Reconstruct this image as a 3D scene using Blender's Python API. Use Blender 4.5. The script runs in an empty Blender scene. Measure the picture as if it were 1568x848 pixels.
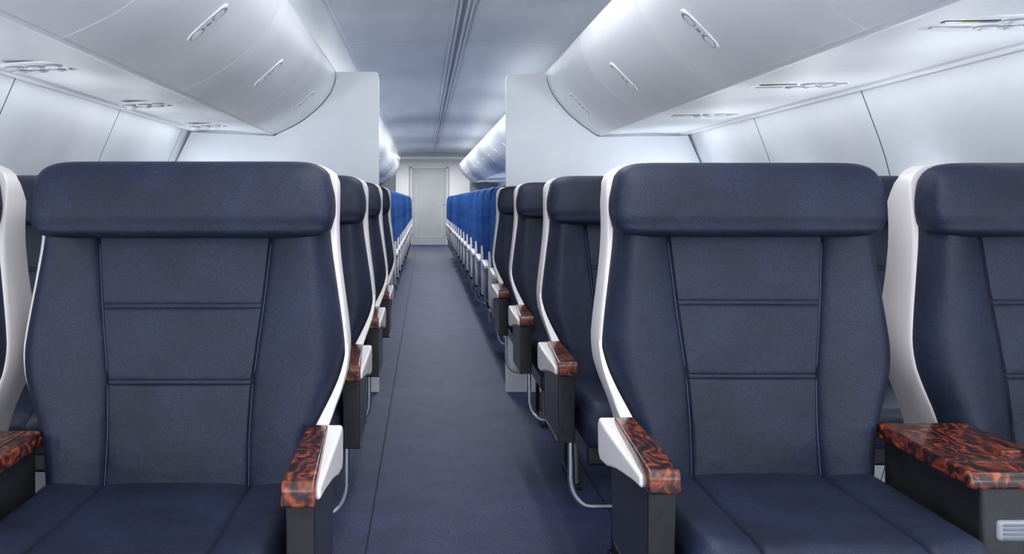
import bpy, bmesh, math, random
from mathutils import Vector, Matrix
random.seed(3)
scene = bpy.context.scene
try:
    scene.view_settings.view_transform = 'Standard'
    scene.view_settings.look = 'None'
except Exception: pass

F = 1380.0; VX = 650.0; VY = 308.0; H = 1.10

# ------------------------------------------------------------------ materials
def s2l(c):
    return tuple((x/12.92 if x <= .04045 else ((x+.055)/1.055)**2.4) for x in [v/255 for v in c]) + (1,)

def new_mat(name, col, rough=.5, metal=0, spec=.5, coat=0, sheen=0):
    m = bpy.data.materials.new(name); m.use_nodes = True
    b = m.node_tree.nodes['Principled BSDF']
    b.inputs['Base Color'].default_value = s2l(col)
    b.inputs['Roughness'].default_value = rough
    b.inputs['Metallic'].default_value = metal
    b.inputs['Specular IOR Level'].default_value = spec
    b.inputs['Coat Weight'].default_value = coat
    b.inputs['Coat Roughness'].default_value = .10
    b.inputs['Sheen Weight'].default_value = sheen
    return m

def noisy(m, c1, c2, scale=8, detail=4, lo=.35, hi=.65, bump=0, bscale=200, bdist=.002, stretch=(1,1,1), fine=0, fscale=300, distortion=0):
    nt = m.node_tree; N = nt.nodes; L = nt.links
    b = N['Principled BSDF']
    tc = N.new('ShaderNodeTexCoord'); mp = N.new('ShaderNodeMapping')
    mp.inputs['Scale'].default_value = stretch
    L.new(tc.outputs['Object'], mp.inputs['Vector'])
    n = N.new('ShaderNodeTexNoise'); n.inputs['Scale'].default_value = scale; n.inputs['Detail'].default_value = detail
    n.inputs['Distortion'].default_value = distortion
    L.new(mp.outputs[0], n.inputs['Vector'])
    r = N.new('ShaderNodeValToRGB')
    r.color_ramp.elements[0].position = lo; r.color_ramp.elements[0].color = s2l(c1)
    r.color_ramp.elements[1].position = hi; r.color_ramp.elements[1].color = s2l(c2)
    L.new(n.outputs['Fac'], r.inputs['Fac'])
    out = r.outputs['Color']
    if fine > 0:
        n2 = N.new('ShaderNodeTexNoise'); n2.inputs['Scale'].default_value = fscale; n2.inputs['Detail'].default_value = 2
        L.new(mp.outputs[0], n2.inputs['Vector'])
        mr = N.new('ShaderNodeMapRange')
        mr.inputs['From Min'].default_value = .3; mr.inputs['From Max'].default_value = .7
        mr.inputs['To Min'].default_value = 1-fine; mr.inputs['To Max'].default_value = 1+fine
        L.new(n2.outputs['Fac'], mr.inputs['Value'])
        mx = N.new('ShaderNodeVectorMath'); mx.operation = 'SCALE'
        L.new(out, mx.inputs[0]); L.new(mr.outputs[0], mx.inputs['Scale'])
        out = mx.outputs[0]
    L.new(out, b.inputs['Base Color'])
    if bump > 0:
        n3 = N.new('ShaderNodeTexNoise'); n3.inputs['Scale'].default_value = bscale; n3.inputs['Detail'].default_value = 3
        L.new(mp.outputs[0], n3.inputs['Vector'])
        bp = N.new('ShaderNodeBump'); bp.inputs['Strength'].default_value = bump; bp.inputs['Distance'].default_value = bdist
        L.new(n3.outputs['Fac'], bp.inputs['Height']); L.new(bp.outputs[0], b.inputs['Normal'])
    return m

M = {}
M['navy'] = noisy(new_mat('navy_suede', (38,50,84), .58, spec=.30, sheen=.0), (15,20,37), (26,34,58), 7, 7, .28, .72, .5, 20, .007, fine=.40, fscale=300)
M['navy_dark'] = new_mat('navy_seam', (12,18,36), .8)
M['blue'] = noisy(new_mat('blue_fabric', (28,72,145), .7, spec=.3), (24,62,122), (38,88,156), 12, 4, fine=.1)
M['shell'] = noisy(new_mat('seat_shell_plastic', (222,220,222), .38), (202,198,199), (210,207,209), 5, 2)
M['dark'] = noisy(new_mat('charcoal_panel', (38,39,42), .25), (28,28,30), (36,36,39), 20, 3)
M['chrome'] = noisy(new_mat('brushed_steel', (190,195,205), .3, metal=1), (195,200,208), (215,218,225), 30, 2)
M['piping'] = new_mat('piping', (95,107,137), .5)
M['wall'] = noisy(new_mat('sidewall_plastic', (222,226,231), .5), (221,227,234), (230,235,241), 3, 3, bump=.08, bscale=400, bdist=.001)
M['bin'] = noisy(new_mat('bin_plastic', (222,226,231), .5), (229,233,238), (237,240,244), 2.5, 3, bump=.06, bscale=400, bdist=.001)
M['seamgray'] = new_mat('panel_joint', (62,70,82), .7)
M['ceil'] = noisy(new_mat('ceiling_panel', (222,228,236), .5, spec=.4), (224,229,235), (232,237,242), 2, 3, stretch=(3,.6,1))
M['trimw'] = new_mat('trim_white', (232,236,240), .4)
M['cream'] = noisy(new_mat('galley_wall', (228,229,230), .6), (226,226,226), (234,234,234), 2, 2)
M['door'] = noisy(new_mat('door_grey', (172,176,178), .5), (158,162,164), (167,171,173), 3, 2)
M['doortrim'] = new_mat('door_trim', (192,195,197), .5)
M['recess'] = new_mat('recess_grey', (150,158,170), .35)
M['black'] = new_mat('black_plastic', (22,22,24), .3)
M['yellow'] = new_mat('yellow_label', (205,200,60), .5)
M['vent'] = new_mat('vent_grey', (128,133,142), .3)
M['ventd'] = new_mat('vent_slat', (96,101,110), .35)
ms = new_mat('window_shade_added_glow', (225,232,240), .6)
ms.node_tree.nodes['Principled BSDF'].inputs['Emission Color'].default_value = (.92,.96,1,1)
ms.node_tree.nodes['Principled BSDF'].inputs['Emission Strength'].default_value = 29.0  # added glow, throws light up onto the bins
M['shade'] = ms

mf = new_mat('carpet_floor', (60,66,104), .58, spec=.32)
noisy(mf, (34,41,74), (48,57,96), 6, 6, .3, .7, .5, 300, .003, fine=.60, fscale=120)
M['floor'] = mf

mw = new_mat('burl_wood', (110,45,22), .32, coat=.3)
nt = mw.node_tree; N = nt.nodes; L = nt.links; b = N['Principled BSDF']
tc = N.new('ShaderNodeTexCoord'); mp = N.new('ShaderNodeMapping'); mp.inputs['Scale'].default_value = (1, .7, 1)
L.new(tc.outputs['Object'], mp.inputs['Vector'])
n = N.new('ShaderNodeTexNoise'); n.inputs['Scale'].default_value = 22; n.inputs['Detail'].default_value = 6; n.inputs['Distortion'].default_value = 2.4
L.new(mp.outputs[0], n.inputs['Vector'])
w = N.new('ShaderNodeTexWave'); w.inputs['Scale'].default_value = 12; w.inputs['Distortion'].default_value = 18; w.inputs['Detail'].default_value = 4; w.inputs['Detail Scale'].default_value = 1.8
L.new(mp.outputs[0], w.inputs['Vector'])
mixf = N.new('ShaderNodeMath'); mixf.operation = 'MULTIPLY_ADD'; mixf.inputs[1].default_value = .36
L.new(w.outputs['Fac'], mixf.inputs[0])
sc = N.new('ShaderNodeMath'); sc.operation = 'MULTIPLY'; sc.inputs[1].default_value = .78
L.new(n.outputs['Fac'], sc.inputs[0]); L.new(sc.outputs[0], mixf.inputs[2])
r = N.new('ShaderNodeValToRGB'); cr = r.color_ramp
cr.elements[0].position = .36; cr.elements[0].color = s2l((22,11,12))
cr.elements[1].position = .86; cr.elements[1].color = s2l((148,72,38))
e = cr.elements.new(.47); e.color = s2l((44,18,15))
e = cr.elements.new(.60); e.color = s2l((76,31,21))
e = cr.elements.new(.73); e.color = s2l((100,43,26))
L.new(mixf.outputs[0], r.inputs['Fac']); L.new(r.outputs[0], b.inputs['Base Color'])
M['wood'] = mw

# ------------------------------------------------------------------ mesh builder
class MB:
    def __init__(s): s.v=[]; s.f=[]; s.m=[]; s.mats=[]
    def mi(s, k):
        if k not in s.mats: s.mats.append(k)
        return s.mats.index(k)
    def add(s, vs, fs, k):
        o=len(s.v); s.v += [tuple(p) for p in vs]; i=s.mi(k)
        for f in fs: s.f.append(tuple(a+o for a in f)); s.m.append(i)
    def loft(s, rings, k, cap=True, closed=True):
        n=len(rings[0]); vs=[p for r in rings for p in r]; fs=[]
        for a in range(len(rings)-1):
            for j in range(n if closed else n-1):
                j2=(j+1)%n
                fs.append((a*n+j, a*n+j2, (a+1)*n+j2, (a+1)*n+j))
        if cap and closed:
            fs.append(tuple(range(n))[::-1]); fs.append(tuple((len(rings)-1)*n+j for j in range(n)))
        s.add(vs, fs, k)
    def bm_add(s, bm, k):
        bm.verts.index_update(); s.add([v.co[:] for v in bm.verts], [[v.index for v in f.verts] for f in bm.faces], k); bm.free()
    def box(s, x0,x1,y0,y1,z0,z1, k, r=.004, seg=3):
        bm=bmesh.new(); bmesh.ops.create_cube(bm, size=1)
        for v in bm.verts:
            v.co = Vector(((x0+x1)/2+v.co.x*(x1-x0),(y0+y1)/2+v.co.y*(y1-y0),(z0+z1)/2+v.co.z*(z1-z0)))
        if r>0: bmesh.ops.bevel(bm, geom=bm.edges[:], offset=r, segments=seg, profile=.5, affect='EDGES')
        s.bm_add(bm,k)
    def prism(s, poly, axis, a, b, k, r=0, seg=2, shape=None):
        bm=bmesh.new()
        def P(p,t):
            if axis=='x': return (t,p[0],p[1])
            if axis=='y': return (p[0],t,p[1])
            return (p[0],p[1],t)
        A=[bm.verts.new(P(p,a)) for p in poly]; B=[bm.verts.new(P(p,b)) for p in poly]
        bm.faces.new(A); bm.faces.new(B[::-1])
        n=len(poly)
        for i in range(n): bm.faces.new((A[i],B[i],B[(i+1)%n],A[(i+1)%n]))
        bmesh.ops.recalc_face_normals(bm, faces=bm.faces[:])
        if r>0: bmesh.ops.bevel(bm, geom=bm.edges[:], offset=r, segments=seg, profile=.5, affect='EDGES')
        if shape:
            for v in bm.verts: v.co = Vector(shape(v.co))
        s.bm_add(bm,k)
    def tube(s, path, r, k, n=8):
        path=[Vector(p) for p in path]; rings=[]; up=None
        for i,p in enumerate(path):
            t=(path[min(i+1,len(path)-1)]-path[max(i-1,0)]).normalized()
            if up is None:
                up = Vector((0,0,1)) if abs(t.z)<.9 else Vector((1,0,0))
            a=t.cross(up).normalized(); bb=a.cross(t).normalized(); up=bb
            rings.append([p+a*r*math.cos(2*math.pi*j/n)+bb*r*math.sin(2*math.pi*j/n) for j in range(n)])
        s.loft(rings,k)
    def disc(s, c, rx, ry, k, n=20, h=.003, axis='z'):
        rings=[]
        for q,(sc,dz) in enumerate([(1,0),(1,-h),(.9,-h*1.4)]):
            rings.append([(c[0]+rx*sc*math.cos(2*math.pi*j/n), c[1]+ry*sc*math.sin(2*math.pi*j/n), c[2]+dz) for j in range(n)])
        s.loft(rings,k)
    def mirror(s):
        s.v=[(-x,y,z) for x,y,z in s.v]; s.f=[f[::-1] for f in s.f]
    def mesh(s, name, ang=35):
        me=bpy.data.meshes.new(name); me.from_pydata(s.v,[],s.f)
        for k in s.mats: me.materials.append(M[k])
        me.polygons.foreach_set('material_index', s.m)
        bm=bmesh.new(); bm.from_mesh(me); bmesh.ops.recalc_face_normals(bm, faces=bm.faces[:]); bm.to_mesh(me); bm.free()
        me.polygons.foreach_set('use_smooth',[True]*len(me.polygons))
        try: me.set_sharp_from_angle(angle=math.radians(ang))
        except Exception: pass
        me.update(); return me

def obj(name, me, loc=(0,0,0), rot=(0,0,0)):
    o=bpy.data.objects.new(name, me); o.location=loc; o.rotation_euler=rot
    scene.collection.objects.link(o); return o

def interp(keys, z):
    if z<=keys[0][0]: return keys[0][1]
    for (a,va),(b,vb) in zip(keys,keys[1:]):
        if z<=b:
            t=(z-a)/(b-a); return va+(vb-va)*t
    return keys[-1][1]
def sm(keys, z, h=.02):
    return sum(interp(keys, z+h*k) for k in (-1,-.5,0,.5,1))/5

# ------------------------------------------------------------------ business-class seat (armrest on -x)
WK=[(.50,.228),(.56,.240),(.62,.247),(.67,.258),(.73,.283),(.79,.297),(.85,.291),(.95,.276),(1.03,.264),(1.12,.262)]
XS=[(.52,.128),(.65,.126),(.745,.130),(.89,.146),(1.05,.160)]
def y0(z): return .362+(z-.55)*.138
SEAMZ=[.745,.890]
def back_y(x,z,w,xs):
    ax=abs(x); y=y0(z)
    if ax>xs:
        q=(ax-xs)/(w-xs)
        y -= .036*math.sin(min(max(q,0),1)*math.pi*.70)**.85 if q>0 else 0
        y += .070*max(0,(q-.66)/.34)**2.2
    else:
        edges=[.50]+SEAMZ+[1.10]
        for a,b in zip(edges,edges[1:]):
            if a<=z<=b:
                t=(z-a)/(b-a); y -= .0045*(math.sin(math.pi*t)**.5)*(1-(ax/xs)**4)
        for sz in SEAMZ:
            y += .0018*math.exp(-((z-sz)/.0022)**2) + .0020*math.exp(-((z-sz-.009)/.0022)**2)
    y += .007*math.exp(-((ax-xs)/.0035)**2)
    return y
def zlist(a,b,n,special):
    L=[a+(b-a)*i/n for i in range(n+1)]
    for s_ in special: L += [s_+d for d in (-.008,-.004,-.002,0,.002,.0045,.007,.009,.011,.0135,.018)]
    L=sorted(set(round(q,5) for q in L)); out=[L[0]]
    for q in L[1:]:
        if q-out[-1]>.0015: out.append(q)
    return out
def xlist(w,xs):
    pos=[0,.02,.045,.07,.09,xs-.02,xs-.010,xs-.005,xs-.002,xs+.0001,xs+.003,xs+.007,xs+.014]
    st=xs+.014
    pos+= [st+(w-st)*q for q in (.15,.3,.45,.6,.7,.78,.85,.91,.96,1)]
    pos=sorted(pos)
    return [-p for p in pos[::-1][:-1]]+pos

def build_seat(mirror=False, kx=1.0, ao=0.0):
    m=MB()
    rings=[]
    for z in zlist(.515,1.09,34,SEAMZ):
        w=sm(WK,z,.03)*kx; xs=sm(XS,z)*kx; X=xlist(w,xs)
        ring=[(x,back_y(x,z,w,xs),z) for x in X]
        yb=y0(z)+.085
        ring += [(w*.995,yb-.01,z),(w*.97,yb,z),(0,yb,z),(-w*.97,yb,z),(-w*.995,yb-.01,z)]
        rings.append(ring)
    m.loft(rings,'navy')
    for sx in (-1,1):
        path=[]; z=.535
        while z<1.03:
            w=sm(WK,z,.03)*kx; xs=sm(XS,z)*kx; path.append((sx*xs,back_y(xs,z,w,xs)-.0002,z)); z+=.02
        m.tube(path,.0008,'piping',6)
    SK=[(.50,.230),(.62,.249),(.67,.261),(.73,.287),(.79,.301),(.85,.296),(.95,.283),(1.03,.275),(1.10,.276)]
    top=[(1.12,.276),(1.14,.275),(1.155,.269),(1.166,.257),(1.174,.24),(1.180,.20)]
    DP=[(.50,.20),(.76,.195),(.95,.155),(1.10,.140)]
    lev=[(.50+.02*i) for i in range(31)]
    lv=[(z,sm(SK,z,.03)) for z in lev]+top
    rings=[]
    for z,w in lv:
        w*=kx
        ya=y0(z)+.034; dp=sm(DP,z,.04)
        if z>1.10: dp=.142-(z-1.10)*1.0
        r=[(-w+.004,ya,z),(-w,ya+.006,z),(-w,ya+.05,z),(-w+.004,ya+dp*.6,z),(-w+.014,ya+dp*.85,z),(-w+.05,ya+dp,z),(-w*.4,ya+dp+.008,z),
           (w*.4,ya+dp+.008,z),(w-.05,ya+dp,z),(w-.014,ya+dp*.85,z),(w-.004,ya+dp*.6,z),(w,ya+.05,z),(w,ya+.006,z),(w-.004,ya,z),(w*.5,ya+.005,z),(-w*.5,ya+.005,z)]
        rings.append(r)
    m.loft(rings,'shell')
    rings=[]; n=48; nn=36; HW=.273*kx
    for i in range(n+1):
        t=-1+2*i/n; t=math.copysign(abs(t)**.6,t) if abs(t)>0 else 0
        at=abs(t); s_=max(1-at**14,0)**.42 if at<1 else 0
        s_=.34+.66*s_
        sy=.5+.5*max(1-at**10,0)**.5
        zc=1.103-(1-s_)*.014; yc=.431
        ring=[]
        for j in range(nn):
            a=2*math.pi*j/nn; c,s2=math.cos(a),math.sin(a)
            py=math.copysign(abs(c)**.62,c)*.058*sy; pz=math.copysign(abs(s2)**.62,s2)*.0755*s_
            q=(pz/.0755)
            yy=yc+py+ (.012 if c<0 else 0)*q + (.005*math.exp(-((q+.62)/.10)**2)*(1 if c<0 else 0))
            ring.append((HW*t*(1-.020*q if q>0 else 1),yy,zc+pz))
        rings.append(ring)
    m.loft(rings,'navy')
    rings=[]; xs=.130*kx; W=.236*kx
    ylev=[-.035,-.033,-.026,-.015,0,.02,.05,.10,.15,.2,.25,.3,.35,.40]
    for y in ylev:
        f=max(0,min(1,(y+.035)/.04)); e=math.sqrt(max(0,1-(1-f)**2)); w=W-.03*(1-e); zt=.523+.037*e; zb=.455+.012*(1-e)
        ring=[]
        for x in xlist(w,xs):
            ax=abs(x); z=zt
            if ax>xs:
                q=(ax-xs)/(w-xs); z+=.014*math.sin(min(q,1)*math.pi*.8)*e; z-=.034*max(0,(q-.66)/.34)**2.4
            else: z+=.006*(1-(ax/xs)**4)*e
            z-=.007*math.exp(-((ax-xs)/.0040)**2)*e
            ring.append((x,y,z))
        ring += [(w,y,zb+.015),(w-.012,y,zb),(-w+.012,y,zb),(-w,y,zb+.015)]
        rings.append(ring)
    m.loft(rings,'navy')
    m.box(-.225,.225,.02,.47,.40,.458,'dark',.01)
    for lx in (-.07,.13):
        m.prism([(.14,.0),(.17,.0),(.24,.405),(.20,.405)],'x',lx-.009,lx+.009,'dark',.003)
        m.prism([(.40,.0),(.43,.0),(.41,.405),(.37,.405)],'x',lx-.009,lx+.009,'dark',.003)
        m.box(lx-.015,lx+.015,.12,.45,0,.018,'dark',.004)
    a0=-ao
    def taper(co):
        x,y,z=co; t=max(0,min(1,y/.34)); x-=a0
        c=-.278+.010*t; return (c+(x+.278)*(1-.28*t)+a0,y,z)
    m.prism([(0,.640),(0,.668),(.010,.678),(.340,.682),(.345,.662),(.055,.655),(.045,.637)],'x',a0-.304,a0-.252,'wood',.0045,3,taper)
    def tap2(co):
        x,y,z=co; t=max(0,min(1,y/.34)); x-=a0
        if x<-.28: x+= .007*(1-t)
        return (x+a0,y,z)
    m.prism([(.046,.636),(.050,.656),(.30,.668),(.362,.676),(.374,.664),(.368,.604),(.35,.594),(.30,.598),(.22,.616),(.10,.632)],'x',a0-.313,a0-.256,'shell',.006,3,tap2)
    rings=[]
    for i in range(11):
        t=i/10; z=.664+(.815-.664)*t; xo=-(.262+ (sm(SK,z,.03)*kx-.262)*min(1,t*1.3)); 
        xo=min(xo, -sm(SK,z,.03)*kx)-.002*(1-t); wd=.017*(1-t)+.004
        yf=.345+(y0(z)+.034-.345)*t**.7
        rings.append([(xo-.004*(1-t),yf+.05,z),(xo-.004*(1-t),yf+.004,z),(xo,yf,z),(xo+wd,yf-.001,z),(xo+wd+.004,yf+.05,z)])
    m.loft(rings,'shell')
    m.prism([(.018,.462),(.012,.645),(.30,.650),(.285,.462)],'x',a0-.302,a0-.258,'dark',.004,2)
    m.box(a0-.3035,a0-.2565,.03,.27,.4595,.466,'black',.002)
    p=[(a0-.265,.05,.47),(a0-.265,.05,.36)]
    for i in range(1,7):
        a=math.pi/2*i/6; p.append((a0-.265+.055*(1-math.cos(a)),.05,.36-.075*math.sin(a)))
    p+= [(-.10,.06,.282),(-.08,.11,.285),(-.07,.18,.29)]
    m.tube(p,.0075,'chrome',10)
    if mirror: m.mirror()
    return m.mesh('business_class_seat_mesh_'+('b' if mirror else 'a'),40)

seatA=build_seat(False); seatB=build_seat(True)
KL=1.08
seatAL=build_seat(False,KL,.0); seatBL=build_seat(True,KL,.005)

def build_console():
    m=MB()
    def tp(co):
        x,y,z=co; t=max(0,min(1,(y-.03)/.36)); return (x*(1.06-.16*t),y,z)
    m.prism([(.03,.638),(.03,.655),(.04,.664),(.350,.668),(.362,.662),(.362,.636)],'x',-.093,.093,'wood',.006,3,tp)
    m.box(-.074,.074,.045,.355,.40,.645,'dark',.008)
    m.box(-.050,.066,.039,.05,.552,.586,'vent',.006)
    for i in range(4):
        m.box(-.042,.058,.0368,.041,.5565+i*.007,.5600+i*.007,'ventd',.001,1)
    m.box(-.060,.060,.10,.102,.664,.6675,'black',.0005,1)
    m.box(.0595,.061,.10,.33,.664,.6680,'black',.0005,1)
    m.box(.02,.055,.14,.16,.664,.671,'wood',.002)
    m.box(-.05,.05,.12,.33,.02,.40,'dark',.01)
    m.box(-.06,.06,.10,.35,0,.02,'dark',.004)
    return m.mesh('console_mesh')
cons=build_console()

PITCH=.95
for i in range(4):
    yr=1.41+PITCH*i; yl=1.35+PITCH*i
    obj('business_class_seat',seatA,(.655,yr,0)); obj('business_class_seat',seatB,(1.29,yr,0))
    obj('center_armrest_console',cons,(.9725,yr,0))
    obj('business_class_seat',seatBL,(-.473,yl,0)); obj('business_class_seat',seatAL,(-1.142,yl,0))
    obj('center_armrest_console',cons,(-.8075,yl,0))

# ------------------------------------------------------------------ economy triple
def build_triple(mirror=False):
    m=MB(); W=1.21; sw=W/3
    for k in range(3):
        cx=sw*(k+.5)
        keys=[(.46,.175),(.75,.188),(.95,.186),(1.09,.180),(1.16,.168),(1.195,.145),(1.21,.10)]
        lv=[.46+.03*i for i in range(22)]+[1.11,1.13,1.15,1.165,1.18,1.192,1.202,1.208]
        rings=[]
        for z in lv:
            w=interp(keys,z)+.004; yy=.36+(z-.45)*.13
            if z>.95: yy-=.018*min(1,(z-.95)/.03)
            th=.10 if z<1.13 else .10-(z-1.13)*.6
            ring=[(cx-w+.01,yy+.01,z),(cx-w*.8,yy-.012,z),(cx-w*.6,yy,z),(cx,yy+.006,z),(cx+w*.6,yy,z),(cx+w*.8,yy-.012,z),(cx+w-.01,yy+.01,z),(cx+w,yy+.03,z),(cx+w-.01,yy+th*.8,z),(cx+w*.6,yy+th,z),(cx-w*.6,yy+th,z),(cx-w+.01,yy+th*.8,z),(cx-w,yy+.03,z)]
            rings.append(ring)
        m.loft(rings,'blue')
        m.box(cx-.178,cx+.178,-.02,.38,.38,.49,'blue',.03,4)
    for k in range(4):
        x=min(max(sw*k,.02),W-.02)
        m.prism([(.04,.60),(.02,.62),(.03,.64),(.36,.66),(.40,.60),(.34,.585),(.08,.60)],'x',x-.02,x+.02,'shell',.004)
        m.prism([(.28,.40),(.14,.60),(.34,.61),(.40,.40)],'x',x-.012,x+.012,'shell',.003)
    for x in (.008,W-.008):
        m.prism([(.30,.58),(.37,.60),(.40,.68),(.43,.76),(.46,.76),(.48,.55),(.44,.40),(.30,.40)],'x',x-.008,x+.008,'shell',.003)
    m.box(.02,W-.02,.04,.42,.33,.39,'dark',.01)
    for lx in (.22,W-.22):
        m.prism([(.02,0),(.06,0),(.16,.34),(.11,.34)],'x',lx-.015,lx+.015,'chrome',.003)
        m.prism([(.40,0),(.44,0),(.38,.34),(.33,.34)],'x',lx-.015,lx+.015,'chrome',.003)
    p=[(.03,.05,.38),(.03,.05,.26)]
    for i in range(1,6):
        a=math.pi/2*i/5; p.append((.03+.05*(1-math.cos(a)),.05,.26-.06*math.sin(a)))
    p+=[(W-.05,.05,.20)]
    m.tube(p,.007,'chrome',8)
    if mirror: m.mirror()
    return m.mesh('economy_triple_mesh')
tR=build_triple(False); tL=build_triple(True)
for i in range(16):
    obj('economy_seat_row',tR,(.43,5.62+.80*i,0)); obj('economy_seat_row',tL,(-.24,5.60+.80*i,0))

# ------------------------------------------------------------------ cabin shell
Y0=-1.5; YE=22.7
ZC=2.15
wallL=[(-1.47,0),(-1.55,.3),(-1.585,.7),(-1.55,.98),(-1.465,1.27),(-1.355,1.525),(-1.25,1.75),(-1.05,2.0),(-.62,2.17)]
wallR=[(1.57,0),(1.66,.3),(1.695,.7),(1.68,.98),(1.625,1.25),(1.53,1.505),(1.42,1.75),(1.25,2.0),(1.02,2.17)]
def build_wall(prof, first, name, sgn):
    m=MB(); ys=[Y0]; k=math.ceil((Y0-first)/1.035); mats=[]
    y=first+k*1.035
    while y<19.4:
        ys.append(y-.0035); mats.append('wall'); ys.append(y+.0035); mats.append('seamgray'); y+=1.035
    ys.append(YE); mats.append('wall')
    P=[]
    for a,b in zip(prof,prof[1:]):
        for t in (0,.25,.5,.75): P.append((a[0]+(b[0]-a[0])*t,a[1]+(b[1]-a[1])*t))
    P.append(prof[-1])
    Q=[P[0]]+[tuple((P[i-1][j]+2*P[i][j]+P[i+1][j])/4 for j in (0,1)) for i in range(1,len(P)-1)]+[P[-1]]
    for (ya,yb),mt in zip(zip(ys,ys[1:]),mats):
        m.loft([[(x,ya,z) for x,z in Q],[(x,yb,z) for x,z in Q]],mt,cap=False,closed=False)
    return obj(name,m.mesh(name+'_mesh',60))
build_wall(wallL,3.0,'wall_left',-1); build_wall(wallR,3.17,'wall_right',1)

m=MB(); m.box(-1.6,1.75,Y0,YE,-.05,0,'floor',0)
obj('floor',m.mesh('floor_mesh'))
m=MB(); m.box(-.187,-.181,Y0,19.4,0,.002,'navy_dark',0); m.box(.655,.661,Y0,19.4,0,.002,'navy_dark',0); m.box(-.70,-.694,Y0,19.4,0,.002,'navy_dark',0)
obj('trim_floor_seam',m.mesh('floor_seam_mesh'))

m=MB(); RX=.215
def cz(x): return ZC-.035*((x-.24)/.78)**2
xs_=[-.64+ (1.04+.64)*i/24 for i in range(25)]
ys=[Y0]; mats=[]
yy=5.9-1.45*6
while yy<19.4:
    if yy>Y0+.1: ys+= [yy-.003,yy+.003]; mats+=['ceil','recess']
    yy+=1.45
ys.append(19.5); mats.append('ceil')
for (ya,yb),mt in zip(zip(ys,ys[1:]),mats):
    m.loft([[(x,ya,cz(x)) for x in xs_],[(x,yb,cz(x)) for x in xs_]],mt,cap=False,closed=False)
m.box(-1.4,1.5,19.5,YE,ZC,ZC+.03,'cream',0)
obj('ceiling',m.mesh('ceiling_mesh',60))
m=MB()
for dx,wd in ((-.046,.010),(-.020,.012),(.020,.012),(.046,.010)):
    m.box(RX+dx-wd/2,RX+dx+wd/2,Y0,19.5,ZC-.014,ZC+.002,'trimw',0,1)
m.box(RX-.018,RX+.018,Y0,19.5,ZC-.004,ZC+.001,'recess',0)
obj('trim_ceiling_rail',m.mesh('ceiling_rail_mesh'))
m=MB(); m.box(-.66,1.02,19.5,19.62,2.06,2.16,'trimw',0)
obj('trim_galley_header',m.mesh('header_mesh'))

m=MB()
def cove(pr,k): 
    m.prism(pr,'y',Y0,19.5,k,0,2)
cove([(-.560,1.865),(-.550,1.865),(-.515,2.125),(-.525,2.135)],'trimw')
cove([(-.548,1.945),(-.541,1.942),(-.533,2.000),(-.540,2.005)],'recess')
cove([(-.525,2.105),(-.495,2.105),(-.495,2.118),(-.525,2.14)],'trimw')
obj('trim_cove_left',m.mesh('cove_l'))
m=MB(); cove([(.750,1.865),(.760,1.865),(1.02,2.125),(1.01,2.135)],'trimw')
obj('trim_cove_right',m.mesh('cove_r'))

def smooth_curve(pts,n=5):
    out=[]
    for i in range(len(pts)-1):
        p0=pts[max(i-1,0)];p1=pts[i];p2=pts[i+1];p3=pts[min(i+2,len(pts)-1)]
        for k in range(n):
            t=k/n
            out.append(tuple(.5*((2*p1[j])+(-p0[j]+p2[j])*t+(2*p0[j]-5*p1[j]+4*p2[j]-p3[j])*t*t+(-p0[j]+3*p1[j]-3*p2[j]+p3[j])*t**3) for j in (0,1)))
    out.append(pts[-1]); return out
binL=[(-.512,1.845),(-.522,1.775),(-.560,1.703),(-.635,1.622),(-.735,1.548),(-.850,1.492)]
binR=[(.705,1.845),(.717,1.775),(.755,1.700),(.825,1.615),(.905,1.545),(.985,1.488)]
cL=smooth_curve(binL); cR=smooth_curve(binR)
def build_bin(curve,s,length):
    m=MB(); e=curve[-1]; t=curve[0]
    poly=curve+[(e[0]+s*.015,e[1]-.004),(e[0]+s*.02,e[1]+.02),(s*(1.20 if s<0 else 1.32),1.62),(s*(1.0 if s<0 else 1.15),1.88),(t[0]+s*.03,1.868),(t[0]+s*.008,1.864)]
    m.prism(poly,'y',0,length,'bin',0,2)
    return m
def seg_bins(curve,s,first,name,latchi,lat_first):
    mb=build_bin(curve,s,1.0295)
    p=Vector((curve[latchi][0],0,curve[latchi][1])); q=Vector((curve[latchi+2][0],0,curve[latchi+2][1])); pr=Vector((curve[latchi-2][0],0,curve[latchi-2][1]))
    tg=(q-pr).normalized(); nrm=Vector((-tg.z*(1 if s>0 else -1),0,tg.x*(1 if s>0 else -1)))
    if nrm.z>0: nrm=-nrm
    yl=lat_first
    def oval(off,ra,rb,k,h,dz=-.012):
        c=p+tg*off; n=24; rings=[]
        for sc,d in ((1,dz),(1,h*.4),(.93,h),(.80,h)):
            rings.append([tuple(c+tg*(ra*sc*math.cos(2*math.pi*j/n))+Vector((0,1,0))*(yl+rb*sc*math.sin(2*math.pi*j/n))+nrm*d) for j in range(n)])
        mb.loft(rings,k)
    oval(0,.080,.036,'trimw',.003)
    oval(-.044,.030,.027,'recess',.0042); oval(.044,.030,.027,'recess',.0042)
    oval(-.040,.022,.020,'trimw',.0050); oval(.048,.022,.020,'trimw',.0050); oval(0,.010,.012,'recess',.0045)
    me=mb.mesh('overhead_bin_mesh',30)
    y=first
    while y+1.03<19.4:
        if y>Y0-.6: obj(name,me,(0,y,0))
        y+=1.035
    return me
seg_bins(cL,-1,3.18-1.035*5,'overhead_bin',15,.50)
seg_bins(cR,1,3.06-1.035*5,'overhead_bin',15,.68)

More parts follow.
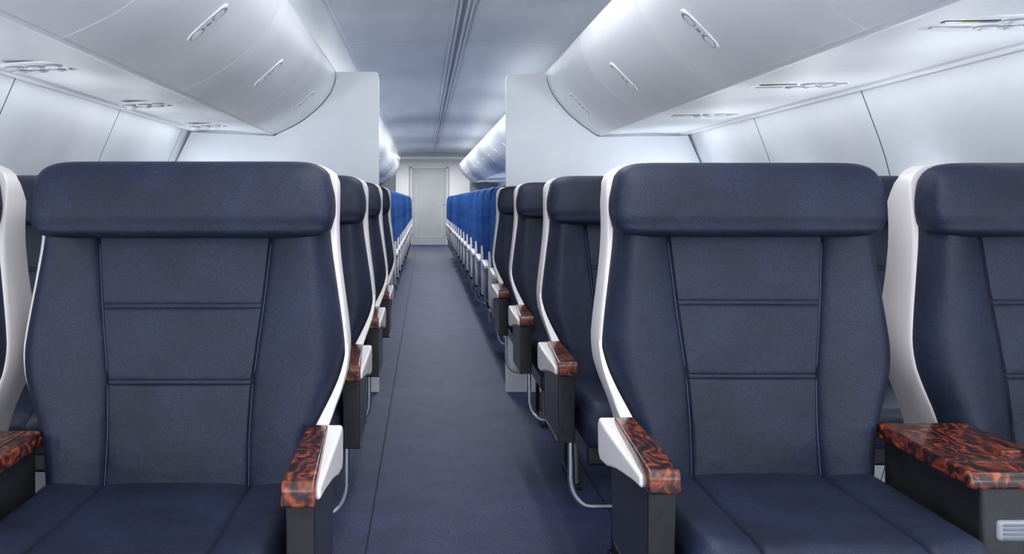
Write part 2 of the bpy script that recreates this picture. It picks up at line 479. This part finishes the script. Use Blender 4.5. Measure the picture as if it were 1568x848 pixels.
def under(eL,wp,s,name):
    m=MB()
    x0,z0=eL; x1,z1=wp
    pts=[(x0,z0+.002),(x0+s*.010,z0-.008),(x0+s*.028,z0-.006),(x0+s*.034,z0+.003),(x0+s*.10,z0-.001),((x0+x1)/2,(z0+z1)/2-.002),(x1-s*.06,z1-.014),(x1-s*.05,z1-.022),(x1-s*.015,z1-.022),(x1-s*.004,z1-.004),(x1+s*.01,z1+.01),(x1-s*.05,z1+.05),(x0+s*.03,z0+.022)]
    m.prism(pts,'y',Y0,19.4,'bin',0)
    return obj(name,m.mesh(name+'_mesh',25))
under((-.862,1.489),(-1.355,1.525),-1,'trim_service_panel_left')
under((.997,1.485),(1.53,1.505),1,'trim_service_panel_right')

def build_psu():
    m=MB()
    n=32
    def so(a,p=.5): return math.copysign(abs(a)**p,a)
    rings=[[(.16*sc*so(math.cos(2*math.pi*j/n)),.08*sc*so(math.sin(2*math.pi*j/n)),-d) for j in range(n)] for sc,d in ((1,-.004),(1,.002),(.96,.004))]
    m.loft(rings,'trimw')
    m.box(-.14,-.02,-.050,-.030,-.0065,-.003,'black',.001); m.box(-.095,-.065,-.048,-.034,-.0072,-.005,'yellow',.0005)
    m.box(-.13,-.04,.02,.036,-.0060,-.003,'recess',.001)
    for x,y in ((.02,-.040),(.075,-.045),(.125,-.030),(.00,.035),(.055,.03),(.115,.035)):
        m.disc((x,y,-.003),.027,.026,'recess',20,.003); m.disc((x+.003,y,-.006),.019,.018,'trimw',16,.004); m.disc((x+.006,y,-.010),.011,.011,'black',12,.001)
    return m.mesh('psu_mesh')
psu=build_psu()
for k in range(-2,16):
    y=2.68+1.035*k
    if y>-1 and not 5.0<y<5.4: obj('passenger_service_unit',psu,(-1.09,y,1.502),(0,.055,math.pi))
    y=3.02+1.05*k
    if y>-1 and not 5.0<y<5.4: obj('passenger_service_unit',psu,(1.25,y,1.491),(0,-.02,0))

def partition(side):
    m=MB()
    if side<0:
        poly=[(-.264,0),(-.264,1.80),(-.270,1.84),(-.285,1.846),(-.505,1.846)]+[(x+.004,z-.004) for x,z in cL[1:]]+[(-.868,1.474),(-1.30,1.496)]+[(x+.004,z) for x,z in [(-1.35,1.50),(-1.465,1.27),(-1.545,.98),(-1.58,.7),(-1.545,.3),(-1.465,0)]]
    else:
        poly=[(.471,0),(.471,1.79),(.477,1.826),(.492,1.832),(.698,1.832)]+[(x-.004,z-.004) for x,z in cR[2:]]+[(1.003,1.470),(1.47,1.476)]+[(x-.004,z) for x,z in [(1.525,1.48),(1.625,1.25),(1.68,.98),(1.692,.7),(1.655,.3),(1.565,0)]]
    m.prism(poly,'y',5.20,5.25,'wall',0,2)
    return obj('cabin_partition',m.mesh('partition_mesh',30))
partition(-1); partition(1)

m=MB(); m.box(-1.6,1.75,YE,YE+.08,0,2.2,'cream',0)
obj('wall_back',m.mesh('wall_back_mesh'))
m=MB(); m.box(-1.55,-.62,19.45,19.55,0,2.15,'cream',0)
obj('wall_galley_left',m.mesh('wgl'))
m=MB(); m.box(.98,1.7,19.45,19.55,0,2.15,'cream',0)
obj('wall_galley_right',m.mesh('wgr'))
m=MB()
dx0,dx1,dz=-.34,.57,1.955; YD=YE-.01
m.box(dx0-.03,dx0+.03,YD-.06,YD,0.002,dz,'doortrim',.006); m.box(dx1-.03,dx1+.03,YD-.06,YD,0.002,dz,'doortrim',.006); m.box(dx0-.03,dx1+.03,YD-.06,YD,dz-.03,dz+.03,'doortrim',.006)
m.box(dx0+.03,dx1-.03,YD-.03,YD,0.002,dz-.03,'door',.004)
for a in ((dx0+.12,dx0+.132,.2,1.75),(dx1-.132,dx1-.12,.2,1.75)): m.box(a[0],a[1],YD-.035,YD-.02,a[2],a[3],'doortrim',.003)
m.box(dx0+.12,dx1-.12,YD-.035,YD-.02,1.75,1.762,'doortrim',.003); m.box(dx0+.12,dx1-.12,YD-.035,YD-.02,.2,.212,'doortrim',.003)
m.box(dx1-.12,dx1-.08,YD-.05,YD-.02,1.0,1.03,'recess',.006)
obj('door_1',m.mesh('door_mesh'))

# windows with closed shades; their glow is added to brighten the bin undersides
def build_window():
    m=MB(); n=40
    def so(a,p=.55): return math.copysign(abs(a)**p,a)
    def ring(a,b,d): return [(-d,a*so(math.cos(2*math.pi*j/n)),b*so(math.sin(2*math.pi*j/n))) for j in range(n)]
    m.loft([ring(.150,.205,-.01),ring(.150,.205,.004),ring(.138,.193,.010),ring(.122,.176,.004),ring(.115,.168,-.006)],'trimw',cap=False)
    m.loft([ring(.118,.170,-.008),ring(.118,.170,-.004)],'shade')
    return m.mesh('window_mesh')
win=build_window(); wi=1
for k in range(-2,18):
    for side in (-1,1):
        y=.95+.98*k
        if abs(y-5.22)<.2: continue
        if side>0: o=obj('window_%d'%wi,win,(1.665,y,.99),(0,-.12,0))
        else: o=obj('window_%d'%wi,win,(-1.535,y,.99),(0,-.22,math.pi))
        wi+=1

# area-weighted normals keep the broad flat panels flat next to their rounded edges
for o in list(scene.objects):
    if o.type=='MESH' and (o.name.startswith('center_armrest') or o.name.startswith('business_class') or o.name.startswith('door')):
        wn=o.modifiers.new('weighted_normal','WEIGHTED_NORMAL'); wn.keep_sharp=True; wn.weight=60

# ------------------------------------------------------------------ lights
def area(name,loc,sx,sy,power,col=(1,1,1),rot=(0,0,0)):
    l=bpy.data.lights.new(name,'AREA'); l.shape='RECTANGLE'; l.size=sx; l.size_y=sy; l.energy=power; l.color=col
    o=bpy.data.objects.new(name,l); o.location=loc; o.rotation_euler=rot; scene.collection.objects.link(o); return o
cool=(.98,.99,1)
for y,p in ((-.6,24),(1.2,22),(3.2,14)):
    area('added_ceiling_fill',(.215,y,2.09),.6,1.4,p,cool)  # added fill lights above the frame, for the seat fronts
area('sidewall_lamp',(-1.28,1.8,1.490),.03,6.4,5,cool,(0,.35,0))
area('sidewall_lamp',(1.44,1.8,1.474),.03,6.4,5,cool,(0,-.35,0))
for y in (7.5,10.5,13.5,16.5):
    area('added_ceiling_fill',(.215,y,2.128),.05,2.4,30,cool)  # added fill strips along the rail, brighten the economy cabin
area('galley_lamp',(.1,21.2,2.10),.8,.8,55,(1,.995,.98))

wd=bpy.data.worlds.new('World'); scene.world=wd; wd.use_nodes=True
bg=wd.node_tree.nodes['Background']; bg.inputs[0].default_value=(.97,.985,1,1); bg.inputs[1].default_value=3.7

cam=bpy.data.cameras.new('camera'); co=bpy.data.objects.new('camera',cam); scene.collection.objects.link(co)
co.location=(0,0,H); co.rotation_euler=(math.pi/2,0,0)
cam.sensor_width=36; cam.sensor_fit='HORIZONTAL'; cam.lens=36*F/1568
cam.shift_x=(784-VX)/1568; cam.shift_y=-(424-VY)/1568; cam.clip_start=.02; cam.clip_end=100
scene.camera=co
